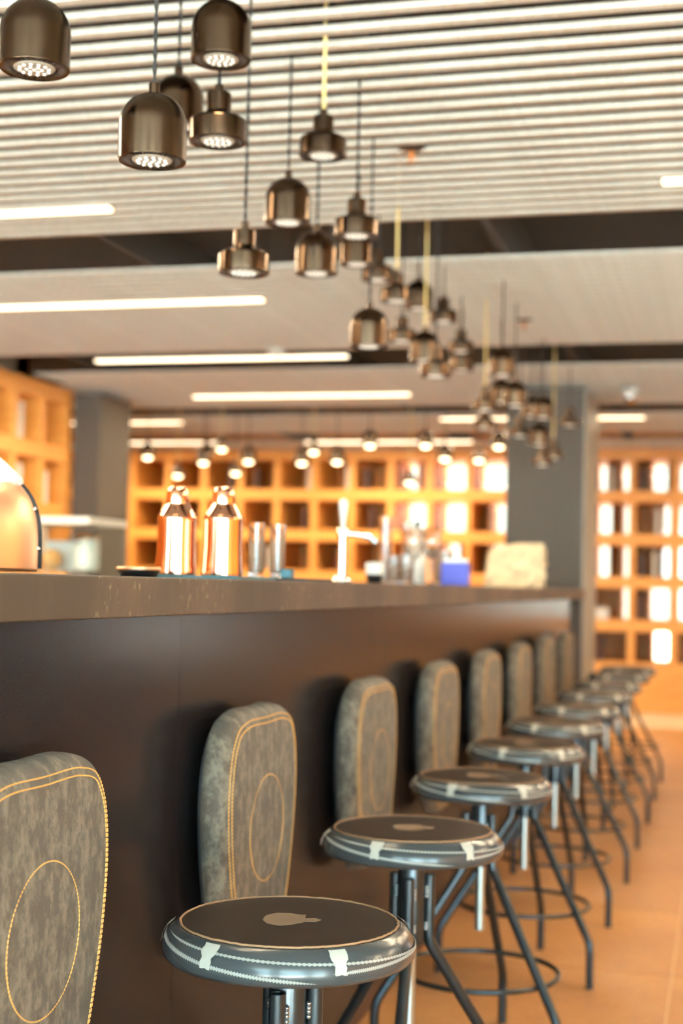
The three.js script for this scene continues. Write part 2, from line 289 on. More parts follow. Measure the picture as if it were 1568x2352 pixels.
// ------------------------------------------------------------------ the bar
const T = 1.155, BX = -0.875, PX = -0.91;
{
  const bar = thing('bar_counter', 'long bar body with dark brown laminate front', 'bar', [PX, 0, 0]);
  const seams = [0.9, -0.9, -2.35, -3.744, -5.14, -6.54, -7.94, -8.75];
  for (let i = 0; i + 1 < seams.length; i++) part('front_panel', box(-0.02, 0, 0.08, T - 0.064, seams[i + 1] + 0.0007, seams[i] - 0.0007), M.panel, bar);
  part('carcass', box(-0.70, -0.021, 0.08, T - 0.064, -8.75, 0.9), M.black, bar);
  part('plinth', box(-0.66, -0.012, 0, 0.08, -8.72, 0.9), M.woodDark, bar);
  part('end_panel', box(-0.70, -0.004, 0, T - 0.064, -8.80, -8.751), M.wood, bar);
  const top = thing('worktop', 'thick mottled brown stone worktop along the whole bar', 'worktop', [BX, T - 0.063, 0]);
  const g = metricUV(new RoundedBoxGeometry(0.82, 0.063, 10.28, 2, 0.003)).translate(-0.41, 0.0315, -4.24);
  part('slab', g, M.stone, top);
}
// backrest pads fixed to the bar front
const backrest = (() => {
  const t = thing('backrest_pad', '', 'backrest', [0, 0, 0], 0, 'leather backrest pads on the bar front');
  const half = [[0, 0.225], [0.11, 0.224], [0.168, 0.207], [0.204, 0.160], [0.219, 0.085], [0.212, -0.01], [0.19, -0.10], [0.162, -0.175], [0.122, -0.217], [0.06, -0.233], [0, -0.235]];
  const pts = [...half, ...half.slice(1, -1).reverse().map(([u, v]) => [-u, v])].map(([u, v]) => new THREE.Vector3(u, v, 0));
  const N = 144, crv = new THREE.CatmullRomCurve3(pts, true, 'centripetal'), ring = crv.getSpacedPoints(N).slice(0, N);
  const nrm = ring.map((p, i) => { const a = ring[(i + N - 1) % N], b = ring[(i + 1) % N]; return new THREE.Vector2(-(b.y - a.y), b.x - a.x).normalize(); });   // points outward or inward, fixed below
  const sgn = nrm[0].y > 0 ? 1 : -1; nrm.forEach((n) => n.multiplyScalar(sgn));
  // local axes: u along the bar (z), v up, h away from the bar (x)
  const B = 0.034, Hh = 0.036, H0 = 0.014, surf = (i, d) => {
    const p = ring[i], n = nrm[i];
    return d <= B ? [p.x - n.x * d, p.y - n.y * d, H0 + Hh * Math.pow(1 - Math.pow(1 - d / B, 2.2), 1 / 2.2)] : null;
  };
  const rows = []; rows.push(ring.map((p, i) => [p.x - nrm[i].x * 0.006, p.y - nrm[i].y * 0.006, 0])); rows.push(ring.map((p) => [p.x, p.y, 0.006]));
  for (const f of [0, 0.015, 0.05, 0.11, 0.2, 0.33, 0.5, 0.72, 1]) rows.push(ring.map((p, i) => surf(i, B * f)));
  const inner = rows[rows.length - 1];
  for (const s of [0.8, 0.6, 0.4, 0.2, 0.0]) rows.push(inner.map(([u, v, h]) => [u * s, v * s, h + 0.006 * (1 - s * s)]));
  const pos = [], uv = [], idx = [];
  let arc = [];
  rows.forEach((r, k) => r.forEach(([u, v, h], i) => { pos.push(h, v, -u); }));
  const KB = 10;                                                     // the row where the rounded edge meets the face: the texture runs on round the edge by its own length
  for (let k = 0; k < rows.length; k++) for (let i = 0; i < N; i++) {
    if (k >= KB) { uv.push(rows[k][i][0], rows[k][i][1]); continue; }
    let L = 0; for (let q = k; q < KB; q++) L += Math.hypot(rows[q][i][0] - rows[q + 1][i][0], rows[q][i][1] - rows[q + 1][i][1], rows[q][i][2] - rows[q + 1][i][2]);
    uv.push(rows[KB][i][0] + nrm[i].x * L, rows[KB][i][1] + nrm[i].y * L);
  }
  for (let k = 0; k + 1 < rows.length; k++) for (let i = 0; i < N; i++) { const a = k * N + i, b = k * N + (i + 1) % N, c = a + N, d = b + N; idx.push(a, c, b, b, c, d); }
  const g = new THREE.BufferGeometry(); g.setAttribute('position', new THREE.Float32BufferAttribute(pos, 3)); g.setAttribute('uv', new THREE.Float32BufferAttribute(uv, 2)); g.setIndex(idx); g.computeVertexNormals();
  const nx = g.attributes.normal.getX(rows.length * N - N); if (nx < 0) { g.setIndex(idx.map((_, q) => idx[q - q % 3 + [0, 2, 1][q % 3]])); g.computeVertexNormals(); }
  part('pad', g, M.leather, t);
  const sh = new THREE.Shape(ring.map((p, i) => new THREE.Vector2(p.x * 0.88, p.y * 0.9)));
  part('backing_board', new THREE.ExtrudeGeometry(sh, { depth: 0.012, bevelEnabled: false }).rotateY(Math.PI / 2).translate(-0.012, 0, 0), M.padBack, t);
  const br = new THREE.CylinderGeometry(0.02, 0.02, 0.022, 16).rotateZ(Math.PI / 2).translate(-0.023, 0, 0);
  for (const v of [0.1, -0.1]) { const b = part('bracket', br, M.black, t); b.position.y = v; }
  const stitchGeo = (path, len, gap, r) => {                         // path: [x, y, z] closed or open list, cut into single stitches
    const c = new THREE.CatmullRomCurve3(path.map((p) => new THREE.Vector3(...p)), false), L = c.getLength(), n = Math.round(L / (len + gap)), out = [];
    c.arcLengthDivisions = 600; c.updateArcLengths();
    for (let k = 0; k < n; k++) {
      const a = c.getPointAt((k + 0.02) / n), b = c.getPointAt((k + len / (len + gap)) / n), dir = b.clone().sub(a), q = new THREE.CapsuleGeometry(r, dir.length() * 0.8, 1, 5);
      q.applyQuaternion(new THREE.Quaternion().setFromUnitVectors(new THREE.Vector3(0, 1, 0), dir.clone().normalize())); const m = a.add(b).multiplyScalar(0.5); q.translate(m.x, m.y, m.z); out.push(q);
    }
    return out;
  };
  const seam = (d) => { const o = []; for (let i = 0; i <= N; i++) { const j = (i + N / 2) % N, s = surf(j, d); o.push([s[2] + 0.0002, s[1], -s[0]]); } return o; };
  part('outer_seam', stitchGeo(seam(0.019), 0.0052, 0.0017, 0.0013), M.thread, t);
  part('inner_seam', stitchGeo(seam(0.029), 0.0052, 0.0017, 0.0013), M.thread, t);
  const circ = []; for (let i = 0; i <= 64; i++) { const a = i / 64 * 2 * Math.PI; circ.push([H0 + Hh + 0.0042, 0.003 + 0.097 * Math.sin(a), 0.1 * Math.cos(a)]); }
  part('ring_seam', stitchGeo(circ, 0.0048, 0.0014, 0.0013), M.thread, t);
  return t;
})();
[1.68, 2.59, 3.50, 4.41, 5.32, 6.22, 7.13, 8.04].forEach((Z, i) => {
  const k = 7 - i, label = k === 0 ? 'grey-brown leather backrest pad on the bar front, nearest the broad pillar' : 'grey-brown leather backrest pad on the bar front, ' + ORD[k] + ' from the broad pillar';
  const pos = [PX + 0.035, 0.693, -Z];
  if (i === 0) { backrest.position.set(...pos); backrest.userData.label = label; } else dup(backrest, pos, 0, label);
});

// bar stools
const makeStool = (legTurn) => {
  const t = thing('bar_stool', '', 'stool', [0, 0, 0], 0, 'bar stools along the bar');
  const SH = 0.68;
  const rim = part('seat_pan', lathe([[0, SH - 0.002], [0.150, SH - 0.002], [0.157, SH - 0.0035], [0.165, SH - 0.009], [0.1715, SH - 0.017], [0.1752, SH - 0.026], [0.1765, SH - 0.034], [0.1752, SH - 0.042], [0.170, SH - 0.048], [0.161, SH - 0.050], [0.152, SH - 0.047], [0, SH - 0.044]], 96), M.rim, t);
  const top = lathe([[0, SH + 0.0005], [0.10, SH + 0.0005], [0.145, SH + 0.0002], [0.151, SH - 0.002]], 72); { const p = top.attributes.position, uv = top.attributes.uv; for (let i = 0; i < p.count; i++) uv.setXY(i, p.getX(i) + 0.18, p.getZ(i) + 0.18); }
  part('seat_cover', top, M.seat, t);
  const ringPts = []; for (let i = 0; i < 180; i++) { const a = i / 180 * 2 * Math.PI, r = 0.1515 + (hash(i, 3, 5) - 0.5) * 0.0016; ringPts.push([r * Math.cos(a), SH - 0.0006 + (hash(i, 7, 5) - 0.5) * 0.0006, r * Math.sin(a)]); }
  part('edge_ring', tube(ringPts, 0.0017, 360, 6, true), M.piping, t);
  const gs = new THREE.Shape(); [[-0.044, 0.004], [-0.034, 0.017], [-0.012, 0.021], [0.0, 0.018], [0.012, 0.021], [0.02, 0.008], [0.034, 0.012], [0.046, 0.009], [0.042, 0.0], [0.028, -0.002], [0.018, -0.014], [0.002, -0.024], [-0.02, -0.022], [-0.036, -0.012]].forEach(([x, y], i) => i ? gs.lineTo(x * 0.9, y * 1.7) : gs.moveTo(x * 0.9, y * 1.7));
  const glue = new THREE.ExtrudeGeometry(gs, { depth: 0.0006, bevelEnabled: false }).rotateX(-Math.PI / 2).translate(0, SH + 0.0006, 0);
  part('glue_patch', glue, M.glue, t);
  // strips of tape folded over the rim, folds of the packing film twisted round it
  const prof = [[0.158, -0.004], [0.165, -0.009], [0.1715, -0.017], [0.1752, -0.026], [0.1765, -0.034], [0.1752, -0.042]];
  const rimAt = (f) => { const s = f * (prof.length - 1), i = Math.min(prof.length - 2, Math.floor(s)), q = s - i; return [prof[i][0] + (prof[i + 1][0] - prof[i][0]) * q, prof[i][1] + (prof[i + 1][1] - prof[i][1]) * q]; };
  for (const [a0, w] of [[-16, 8.6], [44, 8.2], [128, 8], [212, 8.4], [288, 8]]) {
    const pos = [], idx = [], K = 7, W = 5;
    for (let i = 0; i <= K; i++) for (let j = 0; j <= W; j++) { const [r, y] = rimAt(0.02 + (0.68 + 0.12 * hash(j, 2, 4)) * i / K), a = (a0 + (j / W - 0.5) * w * (1 - 0.35 * (i > 3)) + (hash(i, j, 9) - 0.5) * 0.7) * Math.PI / 180, e = 0.0022 + 0.0012 * hash(i, j, 11); pos.push((r + e) * Math.sin(a), SH + y + e * 0.6, (r + e) * Math.cos(a)); }
    for (let i = 0; i < K; i++) for (let j = 0; j < W; j++) { const a = i * (W + 1) + j; idx.push(a, a + W + 1, a + 1, a + 1, a + W + 1, a + W + 2); }
    const g = new THREE.BufferGeometry(); g.setAttribute('position', new THREE.Float32BufferAttribute(pos, 3)); g.setIndex(idx); g.computeVertexNormals(); g.setAttribute('uv', new THREE.Float32BufferAttribute(new Float32Array(pos.length / 3 * 2), 2));
    part('tape_strip', g, M.tape, t);
  }
  for (const [a0, a1, f0, f1, w] of [[-72, 34, 0.30, 1.0, 0.075], [-58, 108, 0.18, 0.62, 0.045], [40, 120, 0.72, 0.60, 0.07], [130, 262, 0.9, 0.3, 0.06]]) {
    const pos = [], idx = [], K = 150;
    for (let i = 0; i <= K; i++) for (const e of [-1, 1]) {
      const s = i / K, tooth = (i % 2 ? 0.45 : 1) * w * Math.min(1, 8 * s, 8 * (1 - s)), [r, y] = rimAt(Math.max(0, Math.min(1, f0 + (f1 - f0) * s + e * tooth))), a = (a0 + (a1 - a0) * s) * Math.PI / 180, q = 0.0013 + 0.0006 * (i % 2);
      pos.push((r + q) * Math.sin(a), SH + y + q * 0.5, (r + q) * Math.cos(a));
    }
    for (let i = 0; i < K; i++) { const a = 2 * i; idx.push(a, a + 1, a + 2, a + 2, a + 1, a + 3); }
    const g = new THREE.BufferGeometry(); g.setAttribute('position', new THREE.Float32BufferAttribute(pos, 3)); g.setIndex(idx); g.computeVertexNormals(); g.setAttribute('uv', new THREE.Float32BufferAttribute(new Float32Array(pos.length / 3 * 2), 2));
    part('film_fold', g, M.film, t);
  }
  // spindle
  part('sleeve', lathe([[0.0, SH - 0.05], [0.0265, SH - 0.05], [0.0265, 0.462], [0.0235, 0.459], [0.012, 0.459]], 32), M.tubeSteel, t);
  part('mount_plate', cyl(0.075, 0.075, 0.006, SH - 0.053, 32), M.tubeSteel, t);
  const sc = []; for (let k = 0; k <= 56; k++) { const y = 0.468 - k * 0.003; sc.push([k % 2 ? 0.0128 : 0.0106, y]); } sc.push([0, 0.297]);
  part('screw', lathe(sc, 20), M.screw, t);
  // three bent tube legs welded to the sleeve
  const legAt = (a) => {
    const P2 = [[0.0385, 0.588], [0.0385, 0.50], [0.0388, 0.475], [0.045, 0.452], [0.15, 0.291], [0.247, 0.148], [0.259, 0.125], [0.262, 0.10], [0.262, 0.0]];
    const c = new THREE.CurvePath(), v = (p) => new THREE.Vector3(p[0] * Math.sin(a), p[1], p[0] * Math.cos(a));
    return P2.map(v);
  };
  for (let k = 0; k < 3; k++) {
    const a = k * 2 * Math.PI / 3 + legTurn, pts = legAt(a);
    const crv = new THREE.CatmullRomCurve3(pts, false, 'catmullrom', 0.12);
    part('leg', new THREE.TubeGeometry(crv, 60, 0.0115, 14), M.tubeSteel, t);
    const rimG = new THREE.TorusGeometry(0.0100, 0.0018, 6, 18).rotateX(Math.PI / 2).translate(0.0385 * Math.sin(a), 0.588, 0.0385 * Math.cos(a));
    part('tube_mouth', [rimG, new THREE.CircleGeometry(0.0095, 16).rotateX(-Math.PI / 2).translate(0.0385 * Math.sin(a), 0.585, 0.0385 * Math.cos(a))], M.tubeSteel, t);
    const wl = []; for (const y of [0.567, 0.561, 0.556, 0.549, 0.498, 0.492, 0.487]) for (const s of [-1, 1]) wl.push(new THREE.IcosahedronGeometry(0.0042, 1).translate(0.030 * Math.sin(a + s * 0.34), y, 0.030 * Math.cos(a + s * 0.34)));
    part('weld', wl, M.weld, t);
  }
  part('foot_ring', new THREE.TorusGeometry(0.196, 0.0065, 10, 72).rotateX(Math.PI / 2).translate(0, 0.2, 0), M.tubeSteel, t);
  return t;
};
const stools = {};
[[1.96, -5, 0], [2.78, 5, 0], [3.61, 55, 0], [4.43, 55, 0], [5.234, 52, 0], [5.997, 56, 0], [6.798, 54, 0], [7.533, 57, 0], [8.371, 53, 0], [9.134, 55, 0]].forEach(([Z, az], i) => {
  const k = 9 - i, label = (k === 0 ? 'brown topped steel bar stool nearest the broad pillar' : 'brown topped steel bar stool, ' + ORD[k] + ' from the broad pillar') + ', tape on its rim';
  const pos = [-0.585, 0, -Z], far = az > 30, turn = (far ? az - 55 : az) * Math.PI / 180;
  if (stools[far]) dup(stools[far], pos, turn, label);
  else { const s = stools[far] = makeStool(far ? 55 * Math.PI / 180 : 0); s.position.set(...pos); s.rotation.y = turn; s.userData.label = label; }
});

// ------------------------------------------------------------------ pendant lamps
const GEO = {};
function pendantParts(kind) {
  if (GEO[kind]) return GEO[kind];
  const R = 0.0585, g = {};
  if (kind === 'dome') {
    const p = [[R - 0.003, 0.004], [R - 0.001, 0], [R, 0.001], [R, 0.062]]; for (let k = 1; k <= 14; k++) { const a = k / 14 * Math.PI / 2; p.push([Math.max(0.0001, R * Math.cos(a)), 0.062 + 0.057 * Math.sin(a)]); }
    g.shade = lathe(p, 64); g.h = 0.119;
  } else {
    g.shade = lathe([[R - 0.003, 0.004], [R - 0.001, 0], [R, 0.001], [R, 0.040], [R - 0.002, 0.044], [R - 0.008, 0.048], [0.036, 0.0535], [0.029, 0.056], [0.0265, 0.060], [0.0255, 0.064], [0.0255, 0.097], [0.024, 0.0995], [0.0001, 0.1005]], 64); g.h = 0.1;
  }
  g.ferrule = lathe([[0.0095, g.h - 0.002], [0.0095, g.h + 0.016], [0.0085, g.h + 0.0175], [0.0001, g.h + 0.0175]], 20);
  g.recess = lathe([[R - 0.003, 0.003], [R - 0.005, 0.0015], [0.050, 0.0035], [0.037, 0.0045], [0.0345, 0.003]], 48);
  const fins = []; for (let k = 0; k < 36; k++) { const a = k / 36 * 2 * Math.PI; fins.push(new THREE.BoxGeometry(0.011, 0.003, 0.0012).translate(0.0445, 0.0025, 0).rotateY(a)); }
  g.fins = merge(fins);
  g.led = lathe([[0.0345, 0.0045], [0.034, 0.0015], [0.030, 0.0004], [0.0001, 0.0]], 40);
  const lens = []; for (const [n, r] of [[1, 0], [6, 0.0125], [12, 0.0245]]) for (let k = 0; k < n; k++) { const a = k / n * 2 * Math.PI + n; lens.push(new THREE.SphereGeometry(0.0034, 8, 6).translate(r * Math.cos(a), 0.0008, r * Math.sin(a))); }
  g.lens = merge(lens);
  return GEO[kind] = g;
}
function pendant(kind, cord, x, y, z, glow, label, group) {
  const g = pendantParts(kind), t = thing(kind === 'dome' ? 'dome_pendant' : 'stepped_pendant', label, 'pendant lamp', [x, y, z], rr(0, 6.28), group);
  part('shade', g.shade, M.shade, t); part('ferrule', g.ferrule, M.shade, t);
  part('recess_ring', g.recess, M.recess, t); part('cooling_fins', g.fins, M.fin, t);
  if (glow === 'far') part('diffuser', lathe([[0.036, 0.002], [0.034, -0.008], [0.027, -0.015], [0.015, -0.019], [0.0001, -0.020]], 28), M.ledFar, t);
  else { const l = part('lamp_face', g.led, M.led, t); part('lens_cluster', g.lens, M.lens, l); }
  const top = DECK - y, h0 = g.h + 0.012, L = top - h0;
  if (cord === 'yellow') part('cord', cyl(0.0046, 0.0046, L, h0, 8), M.cordYellow, t);
  else {
    const n = Math.max(8, Math.round(L / 0.008)), strands = [0, Math.PI].map((f) => { const c = []; for (let i = 0; i <= n; i++) { const a = f + i * 0.9; c.push(new THREE.Vector3(0.0021 * Math.cos(a), h0 + L * i / n, 0.0021 * Math.sin(a))); } return new THREE.TubeGeometry(new THREE.CatmullRomCurve3(c), n * 2, 0.0021, 5); });
    part('cord', strands, M.cordBlack, t);
  }
  const s = new THREE.SpotLight(LAMP, glow === 'far' ? 3 : 0.6, 6, 0.9, 0.6, 2); s.name = 'light'; s.position.set(0, glow === 'far' ? -0.026 : -0.006, 0); s.target.position.set(0, -1, 0); s.castShadow = true; s.shadow.radius = 1.5; t.add(s, s.target); s.target.name = 'aim';
}
// [kind, cord, x, y of the lower rim, Z]
const A = -1.1, B = -0.96;
const near = [
  ['dome', 'black', -1.120, 1.994, 2.149],
  ['dome', 'black', -0.960, 1.868, 2.280],
  ['dome', 'black', -0.960, 2.163, 2.607],
  ['dome', 'black', -1.200, 2.167, 2.989],
  ['stepped', 'black', -1.000, 2.036, 2.711],
  ['stepped', 'yellow', -0.970, 2.202, 3.377],
  ['dome', 'black', -1.100, 2.076, 3.515],
  ['stepped', 'black', -1.070, 1.854, 3.096],
  ['dome', 'black', -1.100, 2.003, 3.792],
  ['stepped', 'black', -0.960, 2.076, 3.683],
  ['dome', 'black', -1.180, 2.199, 4.547],
  ['stepped', 'black', -1.240, 2.261, 5.081],
  ['stepped', 'yellow', -1.150, 2.165, 5.002],
  ['dome', 'black', -1.220, 2.276, 5.713],
  ['dome', 'black', -1.050, 1.869, 4.210],
  ['stepped', 'black', -1.270, 2.130, 5.633],
  ['stepped', 'black', -1.160, 2.262, 5.937],
  ['dome', 'yellow', -1.150, 2.031, 5.519],
  ['stepped', 'black', -1.030, 1.914, 5.143],
  ['stepped', 'black', -1.200, 2.241, 6.576],
  ['dome', 'black', -1.250, 2.198, 6.883],
  ['dome', 'black', -0.960, 2.084, 6.282],
  ['stepped', 'yellow', -1.100, 1.979, 6.680],
  ['stepped', 'black', -1.250, 1.996, 7.587],
  ['dome', 'black', -0.980, 2.018, 6.825],
  ['dome', 'black', -1.100, 2.078, 7.171],
  ['dome', 'black', -1.090, 2.137, 8.263],
  ['dome', 'black', -0.960, 2.069, 7.759],
  ['dome', 'black', -1.000, 1.938, 7.908],
  ['stepped', 'black', -1.020, 1.856, 8.237],
  ['stepped', 'black', -1.120, 1.997, 8.007],
  ['stepped', 'yellow', -1.000, 1.928, 8.592],
  ['stepped', 'black', -0.930, 2.147, 8.829],
];
const NTH = (i) => i === 0 ? 'nearest the' : (ORD[i] ?? ['eleventh', 'twelfth', 'thirteenth', 'fourteenth', 'fifteenth', 'sixteenth', 'seventeenth'][i - 10]) + ' such from';
for (const [kind, cord, x, y, Z] of near) { const n = near.filter((q) => q[0] === kind && q[1] === cord && q[4] > Z).length; pendant(kind, cord, x, y, -Z, 'near', `dark bronze ${kind} pendant on ${cord} cord over bar, ${NTH(n)} broad pillar`, `${kind} pendants on ${cord} cords over the bar`); }
const far = [[-4.517, 2.139], [-4.309, 2.0, 'y'], [-4.116, 2.192], [-4.039, 2.094], [-3.938, 2.216, 'y'], [-3.863, 2.034], [-3.66, 2.104], [-3.261, 2.104], [-3.207, 2.204, 'y'], [-2.934, 2.101], [-2.708, 2.241], [-2.414, 1.962, 'y'], [-2.234, 2.226], [-2.109, 2.138], [-1.866, 2.138], [-1.67, 2.217]];
far.forEach(([x, y, c], i) => { const kind = i % 3 === 2 || c ? 'stepped' : 'dome', cord = c ? 'yellow' : 'black'; pendant(kind, cord, x, y, -10.82 - 0.14 * (i % 3), 'far', `glowing ${kind} pendant on ${cord} cord by cell wall, ${NTH(far.filter((q, j) => (j % 3 === 2 || q[2] ? 'stepped' : 'dome') === kind && !!q[2] === !!c && q[0] > x).length)} broad pillar`, `glowing ${kind} pendants on ${cord} cords before the cell wall`); });

// ------------------------------------------------------------------ ceiling fittings
function sprinkler(x, z, label) {
  const t = thing('sprinkler', label, 'sprinkler', [x, wave(-z), z], 0, 'ceiling sprinklers');
  part('cover_plate', lathe([[0.0001, 0.012], [0.046, 0.012], [0.044, 0.006], [0.026, 0.0], [0.012, -0.004], [0.0001, -0.004]], 28), M.black, t);
  part('bulb', lathe([[0.0001, -0.034], [0.004, -0.03], [0.005, -0.018], [0.004, -0.006], [0.0001, -0.004]], 12), M.bulbRed, t);
  part('yoke', [tube([[-0.010, -0.004, 0], [-0.013, -0.02, 0], [-0.004, -0.038, 0]], 0.0022, 12, 6), tube([[0.010, -0.004, 0], [0.013, -0.02, 0], [0.004, -0.038, 0]], 0.0022, 12, 6)], M.brass, t);
  part('deflector', cyl(0.012, 0.012, 0.002, -0.042, 16), M.chrome, t);
}
sprinkler(-0.955, -4.32, 'dark ceiling sprinkler above the bar pendants before the widest dark band');
sprinkler(-1.0, -7.24, 'small dark ceiling sprinkler before the broad pillar');
{
  const t = thing('smoke_detector', 'round white smoke detector on the ceiling beside a line lamp', 'detector', [-2.52, wave(7.9) - 0.035, -7.9]);
  part('base', cyl(0.06, 0.06, 0.012, 0.024, 32), M.white, t);
  part('cap', lathe([[0.0001, -0.012], [0.03, -0.010], [0.05, 0.004], [0.055, 0.024], [0.0001, 0.024]], 32), M.white, t);
  const d = thing('dome_camera', 'white ceiling dome camera beside the broad pillar', 'camera', [-0.624, wave(9.666) - 0.06, -9.666]);
  part('housing', lathe([[0.0001, 0.06], [0.065, 0.06], [0.072, 0.03], [0.068, 0.0], [0.05, -0.012], [0.0001, -0.012]], 32), M.white, d);
  part('lens_dome', new THREE.SphereGeometry(0.044, 24, 12, 0, Math.PI * 2, Math.PI / 2, Math.PI / 2).translate(0, -0.010, 0), M.chrome, d);
}

// ------------------------------------------------------------------ things on the bar
{ // copper machine with black edge band and white cap
  const t = thing('copper_machine', 'copper domed coffee machine with black edge band at the near end of the worktop', 'machine', [-1.262, T, -2.22], 0.515);
  const pr = []; for (let k = 0; k <= 20; k++) { const a = k / 20; pr.push([0.127 - 0.006 * a * a - 0.062 * Math.pow(a, 4.5), 0.01 + 0.170 * a]); }
  part('body', lathe([[0.0001, 0.004], [0.126, 0.004], [0.127, 0.01], ...pr, [0.0001, 0.185]], 64), M.copperSatin, t);
  const arc = pr.map(([r, y]) => [r + 0.003, y, 0]);
  part('edge_band', new THREE.ExtrudeGeometry(new THREE.Shape([...pr.map(([r, y]) => new THREE.Vector2(r - 0.004, y)), ...pr.slice().reverse().map(([r, y]) => new THREE.Vector2(r + 0.007, y))]), { depth: 0.012, bevelEnabled: false }).translate(0, 0, -0.006), M.rubber, t);
  const riv = []; for (const k of [4, 12, 17]) riv.push(new THREE.SphereGeometry(0.004, 10, 8).translate(arc[k][0] - 0.004, arc[k][1], 0.02)); part('rivet', riv, M.chrome, t);
  const cap = lathe([[0.092, 0.150], [0.097, 0.157], [0.094, 0.166], [0.066, 0.192], [0.036, 0.216], [0.02, 0.228], [0.0001, 0.234]], 40); { const p = cap.attributes.position; for (let i = 0; i < p.count; i++) { const a = Math.atan2(p.getZ(i), p.getX(i)), f = 1 + 0.05 * Math.sin(a * 16); p.setX(i, p.getX(i) * f); p.setZ(i, p.getZ(i) * f); } cap.computeVertexNormals(); }
  part('cap', cap, M.white, t);
  part('finial', lathe([[0.006, 0.23], [0.006, 0.262], [0.016, 0.27], [0.026, 0.288], [0.027, 0.305], [0.02, 0.325], [0.008, 0.335], [0.0001, 0.337]], 28), M.chrome, t);
}
{ // tray, mats
  const t = thing('ashtray', 'low black dish with a pale rim beside the copper shakers', 'dish', [-1.097, T, -2.6]);
  part('bowl', lathe([[0.0001, 0.0], [0.034, 0.0], [0.042, 0.012], [0.041, 0.014], [0.032, 0.006], [0.0001, 0.006]], 36), M.black, t);
  part('rim', new THREE.TorusGeometry(0.040, 0.0035, 8, 40).rotateX(Math.PI / 2).translate(0, 0.016, 0), M.copperSatin, t);
  solo('bar_mat', rbox(0.24, 0.006, 0.26, 0.0025).translate(0, 0.003, 0), M.teal, 'thin teal bar mat under the copper shakers', 'mat', [-1.06, T, -2.86]);
  solo('bar_mat', rbox(0.15, 0.006, 0.22, 0.0025).translate(0, 0.003, 0), M.mat, 'thin black bar mat under the glass tumblers', 'mat', [-0.95, T, -3.10]);
}
{ // cobbler shakers
  const mk = (x, z, label) => {
    const t = thing('cocktail_shaker', label, 'shaker', [x, T + 0.006, z], rr(0, 6), 'copper cocktail shakers');
    part('cup', lathe([[0.0001, 0], [0.042, 0], [0.0435, 0.003], [0.0425, 0.02], [0.0405, 0.06], [0.0405, 0.112], [0.041, 0.118]], 48), M.copper, t);
    part('strainer_lid', lathe([[0.0412, 0.114], [0.0416, 0.120], [0.0395, 0.127], [0.032, 0.139], [0.0255, 0.149], [0.0235, 0.152]], 48), M.copper, t);
    part('cap', lathe([[0.0242, 0.150], [0.0246, 0.154], [0.0232, 0.174], [0.021, 0.182], [0.014, 0.187], [0.0001, 0.188]], 40), M.copper, t);
  };
  mk(-1.119, -2.85, 'polished copper cocktail shaker next to the black dish');
  mk(-1.016, -2.85, 'polished copper cocktail shaker next to the glass tumblers');
}
function tumbler(name, x, z, r, h, label, group, y0 = T, mat = M.glass) {
  return solo(name, lathe([[0.0001, 0], [r * 0.86, 0], [r * 0.9, 0.004], [r, h], [r - 0.0018, h], [r * 0.9 - 0.002, 0.012], [0.0001, 0.010]], 32), mat, label, 'glass', [x, y0, z], group);
}
tumbler('highball_glass', -1.018, -3.08, 0.0185, 0.122, 'clear tall glass tumbler standing against the copper shaker', null, T + 0.006);
tumbler('highball_glass', -0.968, -3.08, 0.018, 0.120, 'clear tall glass tumbler beside the small teal block', null, T + 0.006);
solo('teal_block', rbox(0.024, 0.019, 0.03, 0.002).translate(0, 0.0095, 0), M.teal, 'small teal block beside the glass tumblers', 'block', [-0.935, T + 0.006, -3.05]);
{ // beer tap
  const t = thing('beer_tap', 'chrome bar tap with upright handle and side spout', 'tap', [-1.142, T, -4.3]);
  part('base', lathe([[0.0001, 0], [0.03, 0], [0.03, 0.008], [0.02, 0.02], [0.0001, 0.02]], 28), M.chrome, t);
  part('column', lathe([[0.014, 0.018], [0.014, 0.135], [0.018, 0.142], [0.018, 0.165], [0.0001, 0.168]], 28), M.chrome, t);
  part('handle', lathe([[0.006, 0.166], [0.007, 0.19], [0.012, 0.22], [0.014, 0.245], [0.009, 0.256], [0.0001, 0.258]], 24), M.white, t);
  part('spout', tube([[0.012, 0.152, 0], [0.05, 0.148, 0], [0.092, 0.138, 0], [0.106, 0.125, 0]], 0.009, 24, 12), M.chrome, t);
}
{ // black cup with saucer
  const t = thing('black_cup', 'small black cup with white upper half among the glasses', 'cup', [-1.112, T, -4.6]);
  part('cup', lathe([[0.0001, 0], [0.024, 0], [0.029, 0.03], [0.027, 0.03], [0.022, 0.005], [0.0001, 0.005]], 28), M.black, t);
  part('liner', lathe([[0.029, 0.03], [0.031, 0.068], [0.029, 0.068], [0.027, 0.03]], 28), M.white, t);
}
// glassware cluster
[[-1.206, -5.15, 0.024, 0.245], [-1.165, -5.32, 0.022, 0.23], [-1.15, -5.05, 0.028, 0.10], [-1.095, -5.0, 0.028, 0.10], [-1.02, -5.35, 0.030, 0.13], [-1.07, -5.5, 0.026, 0.12], [-1.22, -5.5, 0.03, 0.11]].forEach(([x, z, r, h], i) => tumbler('bar_glass', x, z, r, h, i < 2 ? 'tall clear glass carafe in the glassware cluster by the blue box' : 'short clear tumbler in the glassware cluster by the blue box', i < 2 ? 'tall glasses by the blue box' : 'short tumblers by the blue box'));
